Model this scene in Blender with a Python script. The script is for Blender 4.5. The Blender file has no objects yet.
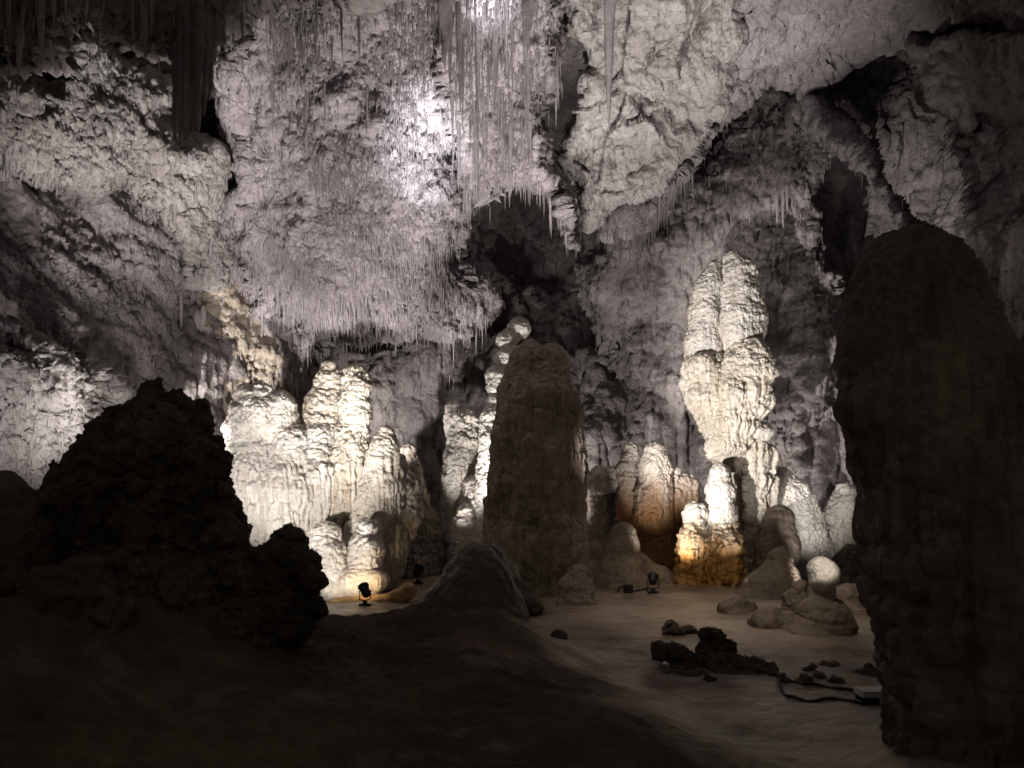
import bpy, math, random
import numpy as np
from mathutils import Vector

random.seed(7)
RNG = np.random.default_rng(7)
SC = bpy.context.scene
COL = SC.collection
F = 1024 * 26.0 / 36.0          # focal length in pixels
H0 = 500.0                      # row of the horizon
CZ = 2.4                        # eye height above the far floor
f32 = np.float32


def at(px, py, Y):
    return ((px - 512) / F * Y, Y, CZ + (H0 - py) / F * Y)


# ------------------------------------------------------------------ noise
def _h(ix, iy, iz, seed):
    h = (ix.astype(np.uint32) * np.uint32(374761393) + iy.astype(np.uint32) * np.uint32(668265263)
         + iz.astype(np.uint32) * np.uint32(2147483647) + np.uint32(seed * 974711 + 12345))
    h = (h ^ (h >> np.uint32(13))) * np.uint32(1274126177)
    h = (h ^ (h >> np.uint32(16))) * np.uint32(2246822519)
    return h ^ (h >> np.uint32(15))


_G = RNG.normal(size=(256, 3))
_G = (_G / np.linalg.norm(_G, axis=1)[:, None]).astype(f32)


def noise(P, seed=0):
    """gradient noise, about -0.7 .. 0.7"""
    P = np.asarray(P, f32)
    I = np.floor(P).astype(np.int32)
    fr = P - I
    u = fr * fr * fr * (fr * (fr * 6 - 15) + 10)
    out = np.zeros(len(P), f32)
    for c in range(8):
        d = np.array([c & 1, (c >> 1) & 1, c >> 2])
        J = I + d
        g = _G[_h(J[:, 0], J[:, 1], J[:, 2], seed) & np.uint32(255)]
        w = np.prod(np.where(d == 1, u, 1 - u), axis=1)
        out += w * np.sum(g * (fr - d), axis=1)
    return out


def fbm(P, octv=4, seed=0, gain=0.5):
    o, a, f = 0, 1.0, 1.0
    for k in range(octv):
        o = o + a * noise(P * f, seed + k * 17)
        a *= gain
        f *= 2.03
    return o


def worley(P, seed=0):
    P = np.asarray(P, f32)
    out = np.empty(len(P), f32)
    for s in range(0, len(P), 200000):
        Q = P[s:s + 200000]
        I = np.floor(Q).astype(np.int32)
        best = np.full(len(Q), 9, f32)
        for dx in (-1, 0, 1):
            for dy in (-1, 0, 1):
                for dz in (-1, 0, 1):
                    J = I + np.array([dx, dy, dz])
                    h = _h(J[:, 0], J[:, 1], J[:, 2], seed)
                    o = np.stack([h & np.uint32(1023), (h >> np.uint32(10)) & np.uint32(1023),
                                  (h >> np.uint32(20)) & np.uint32(1023)], 1).astype(f32) / 1023
                    d = np.sum((J + o - Q) ** 2, axis=1)
                    best = np.minimum(best, d)
        out[s:s + 200000] = np.sqrt(best)
    return out


def facets(P, seed=0):
    """broken-rock relief: every cell is a plane tilted its own way"""
    P = np.asarray(P, f32)
    out = np.empty(len(P), f32)
    for s in range(0, len(P), 200000):
        Q = P[s:s + 200000]
        I = np.floor(Q).astype(np.int32)
        best = np.full(len(Q), 9, f32)
        val = np.zeros(len(Q), f32)
        for dx in (-1, 0, 1):
            for dy in (-1, 0, 1):
                for dz in (-1, 0, 1):
                    J = I + np.array([dx, dy, dz])
                    h = _h(J[:, 0], J[:, 1], J[:, 2], seed)
                    o = np.stack([h & np.uint32(1023), (h >> np.uint32(10)) & np.uint32(1023),
                                  (h >> np.uint32(20)) & np.uint32(1023)], 1).astype(f32) / 1023
                    v = Q - (J + o)
                    d = np.sum(v ** 2, axis=1)
                    g = _G[_h(J[:, 0], J[:, 1], J[:, 2], seed + 77) & np.uint32(255)]
                    t = np.sum(v * g, axis=1) + 0.35 * g[:, 0]
                    m = d < best
                    val = np.where(m, t, val)
                    best = np.minimum(best, d)
        out[s:s + 200000] = val
    return out


def sst(a, b, x):
    t = np.clip((x - a) / (b - a), 0, 1)
    return t * t * (3 - 2 * t)


# ------------------------------------------------------------------ meshes
def normals(V, Q):
    a, b, c, d = (V[Q[:, i]] for i in range(4))
    n = np.cross(c - a, d - b)
    N = np.zeros_like(V)
    for i in range(4):
        for k in range(3):
            N[:, k] += np.bincount(Q[:, i], n[:, k], len(V))
    return (N / (np.linalg.norm(N, axis=1)[:, None] + 1e-9)).astype(f32)


def link_mesh(name, V, Q, mat, parent=None, origin=None, smooth=True):
    V = np.asarray(V, np.float64)
    if origin is None:
        origin = ((V[:, 0].min() + V[:, 0].max()) / 2, (V[:, 1].min() + V[:, 1].max()) / 2, V[:, 2].min())
    origin = np.array(origin)
    me = bpy.data.meshes.new(name)
    me.vertices.add(len(V))
    me.vertices.foreach_set('co', (V - origin).astype(f32).ravel())
    Q = np.asarray(Q, np.int32)
    k = Q.shape[1]
    me.loops.add(len(Q) * k)
    me.loops.foreach_set('vertex_index', Q.ravel())
    me.polygons.add(len(Q))
    me.polygons.foreach_set('loop_start', np.arange(0, len(Q) * k, k, dtype=np.int32))
    me.polygons.foreach_set('use_smooth', np.full(len(Q), smooth))
    me.update(calc_edges=True)
    me.validate()
    me.materials.append(mat)
    o = bpy.data.objects.new(name, me)
    COL.objects.link(o)
    o.location = origin
    if parent is not None:
        o.parent = parent
        o.location = Vector(origin) - parent.location
    return o


def tag(o, label=None, cat=None, group=None, kind=None):
    if label:
        o['label'] = label
    if cat:
        o['category'] = cat
    if group:
        o['group'] = group
    if kind:
        o['kind'] = kind
    return o


def empty(name, loc, label, cat, group=None):
    o = bpy.data.objects.new(name, None)
    o.empty_display_size = 0.2
    COL.objects.link(o)
    o.location = loc
    return tag(o, label, cat, group)


def surface_nets(Fd, org, h):
    ins = Fd < 0
    nx, ny, nz = Fd.shape
    cnt = np.zeros((nx - 1, ny - 1, nz - 1), np.uint8)
    for c in range(8):
        a, b, e = c & 1, (c >> 1) & 1, c >> 2
        cnt += ins[a:nx - 1 + a, b:ny - 1 + b, e:nz - 1 + e]
    act = (cnt > 0) & (cnt < 8)
    idx = np.argwhere(act)
    vid = np.full(act.shape, -1, np.int32)
    vid[act] = np.arange(len(idx))
    val = np.empty((len(idx), 8), f32)
    offs = np.array([[c & 1, (c >> 1) & 1, c >> 2] for c in range(8)])
    for c in range(8):
        p = idx + offs[c]
        val[:, c] = Fd[p[:, 0], p[:, 1], p[:, 2]]
    acc = np.zeros((len(idx), 3))
    n = np.zeros(len(idx))
    for a in range(8):
        for ax in (1, 2, 4):
            b = a | ax
            if b == a:
                continue
            m = (val[:, a] < 0) != (val[:, b] < 0)
            t = np.where(m, val[:, a] / (val[:, a] - val[:, b] + 1e-12), 0)
            p = offs[a] + t[:, None] * (offs[b] - offs[a])
            acc += p * m[:, None]
            n += m
    V = (idx + acc / n[:, None]) * h + np.array(org)
    Qs = []
    for ax in range(3):
        sl0 = [slice(None)] * 3
        sl1 = [slice(None)] * 3
        sl0[ax] = slice(0, -1)
        sl1[ax] = slice(1, None)
        A, B = ins[tuple(sl0)], ins[tuple(sl1)]
        e = np.argwhere(A != B)
        u, v = (ax + 1) % 3, (ax + 2) % 3
        ok = (e[:, u] > 0) & (e[:, v] > 0) & (e[:, u] < Fd.shape[u] - 1) & (e[:, v] < Fd.shape[v] - 1)
        e = e[ok]
        inside = A[e[:, 0], e[:, 1], e[:, 2]]
        q = []
        for du, dv in ((1, 1), (0, 1), (0, 0), (1, 0)):
            p = e.copy()
            p[:, u] -= du
            p[:, v] -= dv
            q.append(vid[p[:, 0], p[:, 1], p[:, 2]])
        q = np.stack(q, 1)
        q[~inside] = q[~inside][:, ::-1]
        Qs.append(q)
    return V.astype(f32), np.concatenate(Qs)


def sdf_mesh(chains, h, k=0.12, flat=None, lump=0.0, lumpf=1.0, seed=0, zmin=None):
    """chains: lists of (x,y,z,r) in metres -> mesh of their smooth union"""
    P = np.array([p for c in chains for p in c])
    lo = (P[:, :3] - P[:, 3:4]).min(0) - 0.25
    hi = (P[:, :3] + P[:, 3:4]).max(0) + 0.25
    if zmin is not None:
        lo[2] = max(lo[2], zmin - 3 * h)
    n = np.ceil((hi - lo) / h).astype(int) + 1
    X = (lo[0] + h * np.arange(n[0]))[:, None, None].astype(f32)
    Y = (lo[1] + h * np.arange(n[1]))[None, :, None].astype(f32)
    Z = (lo[2] + h * np.arange(n[2]))[None, None, :].astype(f32)
    D = np.full(n, 1e3, f32)
    for c in chains:
        if len(c) == 1:
            c = [c[0], (c[0][0], c[0][1], c[0][2] + 1e-3, c[0][3])]
        for a, b in zip(c[:-1], c[1:]):
            ba = np.array(b[:3]) - np.array(a[:3])
            L2 = float(ba @ ba) + 1e-9
            t = np.clip(((X - a[0]) * ba[0] + (Y - a[1]) * ba[1] + (Z - a[2]) * ba[2]) / L2, 0, 1)
            d = np.sqrt((X - a[0] - t * ba[0]) ** 2 + (Y - a[1] - t * ba[1]) ** 2 + (Z - a[2] - t * ba[2]) ** 2)
            d -= a[3] + (b[3] - a[3]) * t
            hh = np.clip(0.5 + 0.5 * (D - d) / k, 0, 1)
            D = D + (d - D) * hh - k * hh * (1 - hh)
    if lump:
        near = np.abs(D) < lump * 2.5 + h * 2
        ix = np.argwhere(near)
        pts = (lo + ix * h).astype(f32)
        D[near] += lump * 1.6 * fbm(pts * lumpf, 3, seed)
    if zmin is not None:
        D = np.maximum(D, zmin - Z)
    return surface_nets(D, lo, h)


# ------------------------------------------------------------------ surface detail (real relief)
def popcorn(P, c, seed=0, zs=1.0):
    W = P + 0.35 * c * np.stack([noise(P / c * 0.8, seed + 5), noise(P / c * 0.8, seed + 6), noise(P / c * 0.8, seed + 7)], 1)
    Q = W / c
    Q = Q * np.array([1, 1, zs], f32)
    d = worley(Q, seed)
    return np.sqrt(np.clip(1 - (d / 0.75) ** 2, 0, 1))


def flutes(P, w, seed=0, stretch=18):
    Q = P / w
    Q = Q * np.array([1, 1, 1.0 / stretch], f32)
    n = noise(Q, seed)
    n2 = noise(Q * 2.1, seed + 3)
    return (1 - np.abs(n) * 2.6) + 0.45 * (1 - np.abs(n2) * 2.6)


def drape(V, Q, pc=0.16, pa=0.05, fw=0.13, fa=0.06, zsplit=None, zsoft=0.6, low=0.12, seed=0, zs=1.0, facet=0.0, ff=3.0):
    """popcorn above zsplit, drip flutes below it"""
    N = normals(V, Q)
    V = V + N * (low * fbm(V * 0.9, 3, seed + 40) + 0.6 * low * fbm(V * np.array([2.2, 2.2, 0.35], f32), 2, seed + 44))[:, None]
    if facet:
        V = V + N * (facet * (facets(V * ff, seed + 70) + 0.5 * facets(V * ff * 2.7, seed + 71)))[:, None]
    if zsplit is None:
        m = np.full(len(V), 0.35, f32)
    else:
        zz = V[:, 2] + 0.5 * noise(V * 0.7, seed + 9)
        m = sst(zsplit + zsoft, zsplit - zsoft, zz)
    side = np.clip(1.2 - np.abs(N[:, 2]) * 1.2, 0, 1)
    up = sst(-0.9, 0.3, N[:, 2])
    d = (1 - m) * pa * (1.25 * popcorn(V, pc, seed, zs) + 0.75 * popcorn(V, pc * 0.48, seed + 2, zs))
    d = d + m * side * fa * 1.35 * flutes(V, fw, seed + 20) + m * pa * 0.5 * popcorn(V, pc * 0.6, seed + 4, 0.7)
    d = d + 0.5 * pa * fbm(V / pc * 1.8, 3, seed + 60) + 0.28 * pa * popcorn(V, pc * 0.3, seed + 8, zs)
    return V + N * d[:, None] * (0.4 + 0.6 * up)[:, None]


# ------------------------------------------------------------------ materials
def rock(name, ca, cb, rough=0.75, bump=0.5, bscale=9.0, stain=None, spec=0.3, streak=None, fine=1.0, crumb=0.7, fore_shade=None):
    m = bpy.data.materials.new(name)
    m.use_nodes = True
    nt = m.node_tree
    N, L = nt.nodes, nt.links
    bs = N['Principled BSDF']
    bs.inputs['Roughness'].default_value = rough
    bs.inputs['Specular IOR Level'].default_value = spec
    g = N.new('ShaderNodeNewGeometry')

    def nz(scale, det=6, r=0.6, vec=None):
        t = N.new('ShaderNodeTexNoise')
        t.inputs['Scale'].default_value = scale
        t.inputs['Detail'].default_value = det
        t.inputs['Roughness'].default_value = r
        L.new(vec or g.outputs['Position'], t.inputs['Vector'])
        return t

    n1 = nz(0.55, 7, 0.65)
    r = N.new('ShaderNodeValToRGB')
    r.color_ramp.elements[0].position = 0.36
    r.color_ramp.elements[1].position = 0.64
    r.color_ramp.elements[0].color = (*ca, 1)
    r.color_ramp.elements[1].color = (*cb, 1)
    L.new(n1.outputs['Fac'], r.inputs['Fac'])
    col = r.outputs['Color']
    # small speckle
    n2 = nz(7.0, 5, 0.7)
    mp = N.new('ShaderNodeMapRange')
    mp.inputs['From Min'].default_value = 0.3
    mp.inputs['From Max'].default_value = 0.7
    mp.inputs['To Min'].default_value = 0.72
    mp.inputs['To Max'].default_value = 1.12
    L.new(n2.outputs['Fac'], mp.inputs['Value'])
    mx = N.new('ShaderNodeMix')
    mx.data_type = 'RGBA'
    mx.blend_type = 'MULTIPLY'
    mx.inputs[0].default_value = 1
    L.new(col, mx.inputs[6])
    L.new(mp.outputs[0], mx.inputs[7])
    col = mx.outputs[2]
    mv = N.new('ShaderNodeMapping')
    mv.inputs['Scale'].default_value = (1, 1, 0.09)
    L.new(g.outputs['Position'], mv.inputs['Vector'])
    if streak:
        ns = nz(5.0, 4, 0.6, mv.outputs[0])
        ms = N.new('ShaderNodeMapRange')
        ms.inputs['From Min'].default_value = 0.52
        ms.inputs['From Max'].default_value = 0.72
        ms.inputs['To Max'].default_value = 0.75
        L.new(ns.outputs['Fac'], ms.inputs['Value'])
        mx = N.new('ShaderNodeMix')
        mx.data_type = 'RGBA'
        L.new(ms.outputs[0], mx.inputs[0])
        L.new(col, mx.inputs[6])
        mx.inputs[7].default_value = (*streak, 1)
        col = mx.outputs[2]
    if stain:
        c, z0, z1 = stain          # iron stain: full below z0, gone above z1
        sx = N.new('ShaderNodeSeparateXYZ')
        L.new(g.outputs['Position'], sx.inputs[0])
        nn = nz(3.2, 5, 0.62, mv.outputs[0])
        ad = N.new('ShaderNodeMath')
        ad.operation = 'MULTIPLY_ADD'
        ad.inputs[1].default_value = 2.2
        L.new(nn.outputs['Fac'], ad.inputs[0])
        L.new(sx.outputs['Z'], ad.inputs[2])
        mr = N.new('ShaderNodeMapRange')
        mr.inputs['From Min'].default_value = z0 + 1.1
        mr.inputs['From Max'].default_value = z1 + 1.1
        mr.inputs['To Min'].default_value = 0.95
        mr.inputs['To Max'].default_value = 0
        L.new(ad.outputs[0], mr.inputs['Value'])
        mx = N.new('ShaderNodeMix')
        mx.data_type = 'RGBA'
        L.new(mr.outputs[0], mx.inputs[0])
        L.new(col, mx.inputs[6])
        mx.inputs[7].default_value = (*c, 1)
        col = mx.outputs[2]
    if fore_shade:  # foreground shade painted into the floor colour, sheen cut along with it
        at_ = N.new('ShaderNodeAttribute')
        at_.attribute_name = 'fore_shade'
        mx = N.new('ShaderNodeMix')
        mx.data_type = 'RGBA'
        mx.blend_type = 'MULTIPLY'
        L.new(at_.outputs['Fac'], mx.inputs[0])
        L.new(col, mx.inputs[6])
        mx.inputs[7].default_value = (*fore_shade, 1)
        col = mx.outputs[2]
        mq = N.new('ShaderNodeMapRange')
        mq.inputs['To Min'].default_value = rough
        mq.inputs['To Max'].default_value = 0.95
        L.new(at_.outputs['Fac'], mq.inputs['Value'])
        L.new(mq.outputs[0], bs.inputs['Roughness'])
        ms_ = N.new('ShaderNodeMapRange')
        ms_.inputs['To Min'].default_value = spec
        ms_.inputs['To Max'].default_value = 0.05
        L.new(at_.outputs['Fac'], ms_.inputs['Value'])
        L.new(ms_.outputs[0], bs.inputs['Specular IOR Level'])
    L.new(col, bs.inputs['Base Color'])
    # bump: crumbs and drip lines
    nb = nz(bscale, 8, 0.68)
    nv = nz(bscale * 1.2, 4, 0.6, mv.outputs[0])
    ad = N.new('ShaderNodeMath')
    ad.operation = 'MULTIPLY_ADD'
    ad.inputs[1].default_value = 0.7
    L.new(nv.outputs['Fac'], ad.inputs[0])
    L.new(nb.outputs['Fac'], ad.inputs[2])
    vo = N.new('ShaderNodeTexVoronoi')
    vo.inputs['Scale'].default_value = bscale * 0.9
    wv = N.new('ShaderNodeMix')
    wv.data_type = 'VECTOR'
    wv.inputs[0].default_value = 0.12
    L.new(g.outputs['Position'], wv.inputs[4])
    L.new(n2.outputs['Color'], wv.inputs[5])
    L.new(wv.outputs[1], vo.inputs['Vector'])
    a2 = N.new('ShaderNodeMath')
    a2.operation = 'MULTIPLY_ADD'
    a2.inputs[1].default_value = -crumb
    L.new(vo.outputs['Distance'], a2.inputs[0])
    L.new(ad.outputs[0], a2.inputs[2])
    ad = a2
    b = N.new('ShaderNodeBump')
    b.inputs['Strength'].default_value = bump
    b.inputs['Distance'].default_value = 0.12 * fine
    L.new(ad.outputs[0], b.inputs['Height'])
    L.new(b.outputs['Normal'], bs.inputs['Normal'])
    return m


def plain(name, c, rough=0.5, metal=0.0):
    m = bpy.data.materials.new(name)
    m.use_nodes = True
    nt = m.node_tree
    b = nt.nodes['Principled BSDF']
    b.inputs['Roughness'].default_value = rough
    b.inputs['Metallic'].default_value = metal
    t = nt.nodes.new('ShaderNodeTexNoise')
    t.inputs['Scale'].default_value = 30
    mx = nt.nodes.new('ShaderNodeMix')
    mx.data_type = 'RGBA'
    nt.links.new(t.outputs['Fac'], mx.inputs[0])
    mx.inputs[6].default_value = (*[x * 0.8 for x in c], 1)
    mx.inputs[7].default_value = (*[min(1, x * 1.2) for x in c], 1)
    nt.links.new(mx.outputs[2], b.inputs['Base Color'])
    return m


M_WALL = rock('wall_limestone', (0.19, 0.165, 0.165), (0.40, 0.36, 0.35), bump=0.6, streak=(0.12, 0.10, 0.095))
M_CEIL = rock('ceiling_limestone', (0.24, 0.21, 0.222), (0.45, 0.405, 0.42), bump=0.65, bscale=13, streak=(0.22, 0.19, 0.185))
M_BLOCK = rock('pale_breakdown_rock', (0.33, 0.30, 0.285), (0.50, 0.47, 0.46), bump=0.8, streak=(0.26, 0.225, 0.205))
M_WARM = rock('buff_flowstone', (0.34, 0.28, 0.22), (0.55, 0.48, 0.40), bump=0.55, streak=(0.22, 0.16, 0.11))
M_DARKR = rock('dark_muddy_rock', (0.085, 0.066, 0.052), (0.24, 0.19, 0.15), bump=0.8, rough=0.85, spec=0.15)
M_OCHRE_GLOW = rock('ochre_glow_flowstone', (0.34, 0.19, 0.07), (0.52, 0.33, 0.15), bump=0.4, rough=0.5)
M_RUBBLE = rock('broken_brown_rock', (0.11, 0.085, 0.068), (0.24, 0.195, 0.155), bump=0.8, rough=0.85, spec=0.2)
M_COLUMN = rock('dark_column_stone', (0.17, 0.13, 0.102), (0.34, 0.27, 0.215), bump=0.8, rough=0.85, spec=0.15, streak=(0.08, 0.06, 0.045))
M_WHITE = rock('white_calcite', (0.58, 0.54, 0.48), (0.78, 0.74, 0.68), bump=0.55, bscale=14, streak=(0.44, 0.36, 0.27), rough=0.48, spec=0.5)
M_CREAM = rock('cream_calcite', (0.53, 0.475, 0.39), (0.73, 0.675, 0.58), bump=0.55, bscale=14, streak=(0.40, 0.30, 0.20), rough=0.48, spec=0.5)
M_ORANGE = rock('iron_stained_calcite', (0.42, 0.37, 0.31), (0.62, 0.56, 0.49), bump=0.5, bscale=12,
                stain=((0.30, 0.145, 0.05), 1.9, 3.4), rough=0.6)
M_SKIRT = rock('iron_stained_skirt', (0.56, 0.51, 0.44), (0.76, 0.71, 0.63), bump=0.5, bscale=12,
               stain=((0.48, 0.25, 0.06), 0.8, 1.9), rough=0.6)
M_GREY = rock('grey_stalagmite_stone', (0.20, 0.165, 0.135), (0.36, 0.305, 0.255), bump=0.6, streak=(0.09, 0.075, 0.06))
M_FORE_SHADE = rock('brown_shaded_ground', (0.05, 0.038, 0.029), (0.12, 0.095, 0.075), bump=0.6, bscale=6, rough=0.8, spec=0.2)  # ground colour with the foreground shade painted in
M_FLOOR = rock('flowstone_floor', (0.17, 0.122, 0.088), (0.34, 0.275, 0.22), bump=0.45, bscale=5, rough=0.36, spec=0.5, fore_shade=(0.43, 0.40, 0.37))
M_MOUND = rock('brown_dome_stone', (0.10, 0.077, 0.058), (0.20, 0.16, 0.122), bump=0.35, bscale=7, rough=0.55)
M_TAN = rock('tan_flowstone', (0.21, 0.165, 0.125), (0.36, 0.295, 0.225), bump=0.35, bscale=7, rough=0.55)
M_STRAW = rock('pale_soda_straw', (0.30, 0.27, 0.275), (0.50, 0.46, 0.465), bump=0.25, bscale=20, fine=0.4)
M_BLACK = plain('black_painted_metal', (0.012, 0.012, 0.013), 0.45)
M_GLASS = plain('lamp_glass', (0.25, 0.25, 0.24), 0.1)
M_RUBBER = plain('black_cable_rubber', (0.015, 0.014, 0.013), 0.6)
M_PALE = plain('pale_sign_metal', (0.55, 0.53, 0.50), 0.5)


# ------------------------------------------------------------------ reliefs: rock masses with real depth
def tps(ctrl):
    C = np.array(ctrl, float)
    s = 300.0
    X = C[:, :2] / s

    def U(r2):
        return np.where(r2 > 1e-12, r2 * np.log(r2 + 1e-12), 0)
    n = len(C)
    K = U(((X[:, None] - X[None]) ** 2).sum(-1)) + 0.02 * np.eye(n)
    Pm = np.c_[np.ones(n), X]
    A = np.block([[K, Pm], [Pm.T, np.zeros((3, 3))]])
    w = np.linalg.solve(A, np.r_[C[:, 2], np.zeros(3)])

    def ev(px, py):
        q = np.stack([px / s, py / s], 1)
        out = w[n] + q @ w[n + 1:]
        for i in range(n):
            out = out + w[i] * U(((q - X[i]) ** 2).sum(1))
        return out
    return ev


def poly_sd(px, py, poly):
    """distance in px to the polygon's outline, positive inside"""
    P = np.array(poly, float)
    d = np.full(len(px), 1e9)
    ins = np.zeros(len(px), bool)
    for a, b in zip(P, np.roll(P, -1, 0)):
        e = b - a
        wx, wy = px - a[0], py - a[1]
        t = np.clip((wx * e[0] + wy * e[1]) / (e @ e + 1e-9), 0, 1)
        d = np.minimum(d, (wx - t * e[0]) ** 2 + (wy - t * e[1]) ** 2)
        c = ((a[1] > py) != (b[1] > py))
        xi = a[0] + (py - a[1]) * e[0] / (e[1] if e[1] else 1e-9)
        ins ^= c & (px < xi)
    d = np.sqrt(d)
    return np.where(ins, d, -d)


def relief(name, poly, ctrl, mat, step=1.6, ew=30, et=4.0, rag=5.0, drip=5.0, seed=0, bounds=None,
           big=0.5, bigf=0.35, pa=0.06, pc=0.28, fa=0.10, fw=0.28, fstretch=9, block=0.0, blockf=0.6, hook=None, parent=None):
    if bounds is None:
        P = np.array(poly)
        bounds = (P[:, 0].min() - 12, P[:, 0].max() + 12, P[:, 1].min() - 12, P[:, 1].max() + 22)
    xs = np.arange(bounds[0], bounds[1], step)
    ys = np.arange(bounds[2], bounds[3], step)
    gx, gy = np.meshgrid(xs, ys)
    px, py = gx.ravel(), gy.ravel()
    D = tps(ctrl)(px, py)
    nx, ny = len(xs), len(ys)
    keep = np.ones(len(px), bool)
    sd = np.full(len(px), 1e3)
    if poly is not None:
        sd = poly_sd(px, py, poly)
        q = np.stack([px, py, np.full_like(px, seed * 3.3)], 1)
        sd = sd + rag * 1.7 * fbm(q / 34, 4, seed + 1) + drip * 1.6 * noise(q * np.array([1 / 4.5, 1 / 45, 1]), seed + 2)
        keep = sd > 0
        e = np.clip(sd / ew, 0, 1)
        D = D + et * (1 - np.sqrt(1 - (1 - e) ** 2))
    D = np.maximum(D, 2.0)
    V = np.stack([(px - 512) / F * D, D, CZ + (H0 - py) / F * D], 1).astype(f32)
    i = np.arange(nx * ny).reshape(ny, nx)
    Qd = np.stack([i[1:, :-1], i[1:, 1:], i[:-1, 1:], i[:-1, :-1]], -1).reshape(-1, 4)
    Qd = Qd[keep[Qd].all(1)]
    used = np.unique(Qd)
    rm = np.full(nx * ny, -1)
    rm[used] = np.arange(len(used))
    V, Qd, pxu, pyu = V[used], rm[Qd], px[used], py[used]
    N = normals(V, Qd)
    d = big * 1.5 * fbm(V * bigf, 4, seed + 11)
    if hook is not None:
        d = d + hook(V, pxu, pyu)
    if block:
        w = V + 0.4 * np.stack([noise(V * 0.8, seed + 31), noise(V * 0.8, seed + 32), noise(V * 0.8, seed + 33)], 1)
        d = d + block * (sst(2, 30, sd[used]) * 0.9 + 0.1) * (0.8 * facets(w * blockf, seed + 30) + 0.35 * facets(w * blockf * 2.6, seed + 34) + 0.12 * facets(w * blockf * 6.5, seed + 36))
    V = V + N * d[:, None]
    N = normals(V, Qd)
    m = sst(-0.25, 0.25, noise(V * 0.22, seed + 50))
    d = (0.35 + 0.65 * (1 - m)) * pa * (popcorn(V, pc, seed + 60, 0.8) + 0.6 * popcorn(V, pc * 0.45, seed + 61, 0.8))
    side = np.clip(1.25 - np.abs(N[:, 2]), 0, 1)
    d = d + (0.3 + 0.7 * m) * side * fa * (flutes(V, fw, seed + 70, fstretch) - 0.5)
    d = d + pa * 0.8 * fbm(V * 3.2, 3, seed + 80)
    V = V + N * d[:, None]
    o = link_mesh(name, V, Qd, mat, parent, origin=tuple(V.mean(0)))
    return o, V, Qd, pxu, pyu


# ------------------------------------------------------------------ stalactites
def cones(P, L, R, sides=5, bend=0.0):
    """many small downward cones as arrays"""
    n = len(P)
    ts = np.array([-0.16, 0, 0.25, 0.6, 1.0])
    rs = np.array([0.1, 1.0, 0.78, 0.5, 0.06])
    a = np.arange(sides) / sides * 2 * np.pi
    V = np.zeros((n, len(ts), sides, 3))
    rot = RNG.uniform(0, 6, n)
    bx = RNG.normal(0, bend, (n, 2))
    for i, (t, r) in enumerate(zip(ts, rs)):
        V[:, i, :, 0] = P[:, None, 0] + (R * r)[:, None] * np.cos(a + rot[:, None]) + (bx[:, :1] * t * L[:, None])
        V[:, i, :, 1] = P[:, None, 1] + (R * r)[:, None] * np.sin(a + rot[:, None]) + (bx[:, 1:] * t * L[:, None])
        V[:, i, :, 2] = P[:, None, 2] - t * L[:, None]
    base = (np.arange(n) * len(ts) * sides)[:, None]
    q = []
    for i in range(len(ts) - 1):
        for s in range(sides):
            s2 = (s + 1) % sides
            q.append([i * sides + s2, i * sides + s, (i + 1) * sides + s, (i + 1) * sides + s2])
    q = np.array(q)
    Q = (base[:, :, None] + q[None]).reshape(-1, 4)
    return V.reshape(-1, 3), Q


def stalactite_mesh(L, R, seed, sides=14, rings=40):
    """one drip-grown stalactite, hanging from z=0"""
    t = np.linspace(-0.12, 1, rings)
    a = np.arange(sides) / sides * 2 * np.pi
    T, A = np.meshgrid(t, a, indexing='ij')
    T, A = T.ravel(), A.ravel()
    P = np.stack([np.cos(A), np.sin(A), T * L / R * 0.25], 1)
    n = fbm(P * np.array([1.4, 1.4, 1.0]), 3, seed)
    Tc = np.clip(T, 0, 1)
    r = R * (0.05 + 0.95 * (1 - Tc) ** 0.85) * (1 + 0.38 * n) * np.sqrt(np.clip((T + 0.12) / 0.16, 0, 1))
    off = 0.5 * R * np.stack([noise(np.stack([t * 2, t * 0 + seed, t * 0], 1), 3), noise(np.stack([t * 2, t * 0 + seed, t * 0 + 5], 1), 4)], 1)
    off = np.repeat(off, sides, 0)
    V = np.stack([r * np.cos(A) + off[:, 0], r * np.sin(A) + off[:, 1], -T * L], 1)
    i = np.arange(rings * sides).reshape(rings, sides)
    j = np.roll(i, -1, 1)
    Q = np.stack([j[:-1], i[:-1], i[1:], j[1:]], -1).reshape(-1, 4)
    return V, Q


# ================================================================== THE CAVE SHELL
def left_steps(V, px, py):
    m = sst(260, 120, px)
    u = (V[:, 2] + 0.45 * V[:, 0]) * 0.75 + 0.9 * noise(V * 0.3, 201)
    s = np.abs((u % 1.0) - 0.5) * 2
    d = m * 0.22 * (s ** 2 - 0.3)
    # tall folds of flowstone on the back wall
    b = (1 - m) * sst(60, 200, py)
    fold = 1 - 2.4 * np.abs(noise(V * np.array([0.62, 0.62, 0.06], f32), 210))
    fold2 = 1 - 2.4 * np.abs(noise(V * np.array([1.5, 1.5, 0.12], f32), 213))
    return d + b * (0.75 * fold + 0.30 * fold2 - 0.5)


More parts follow.
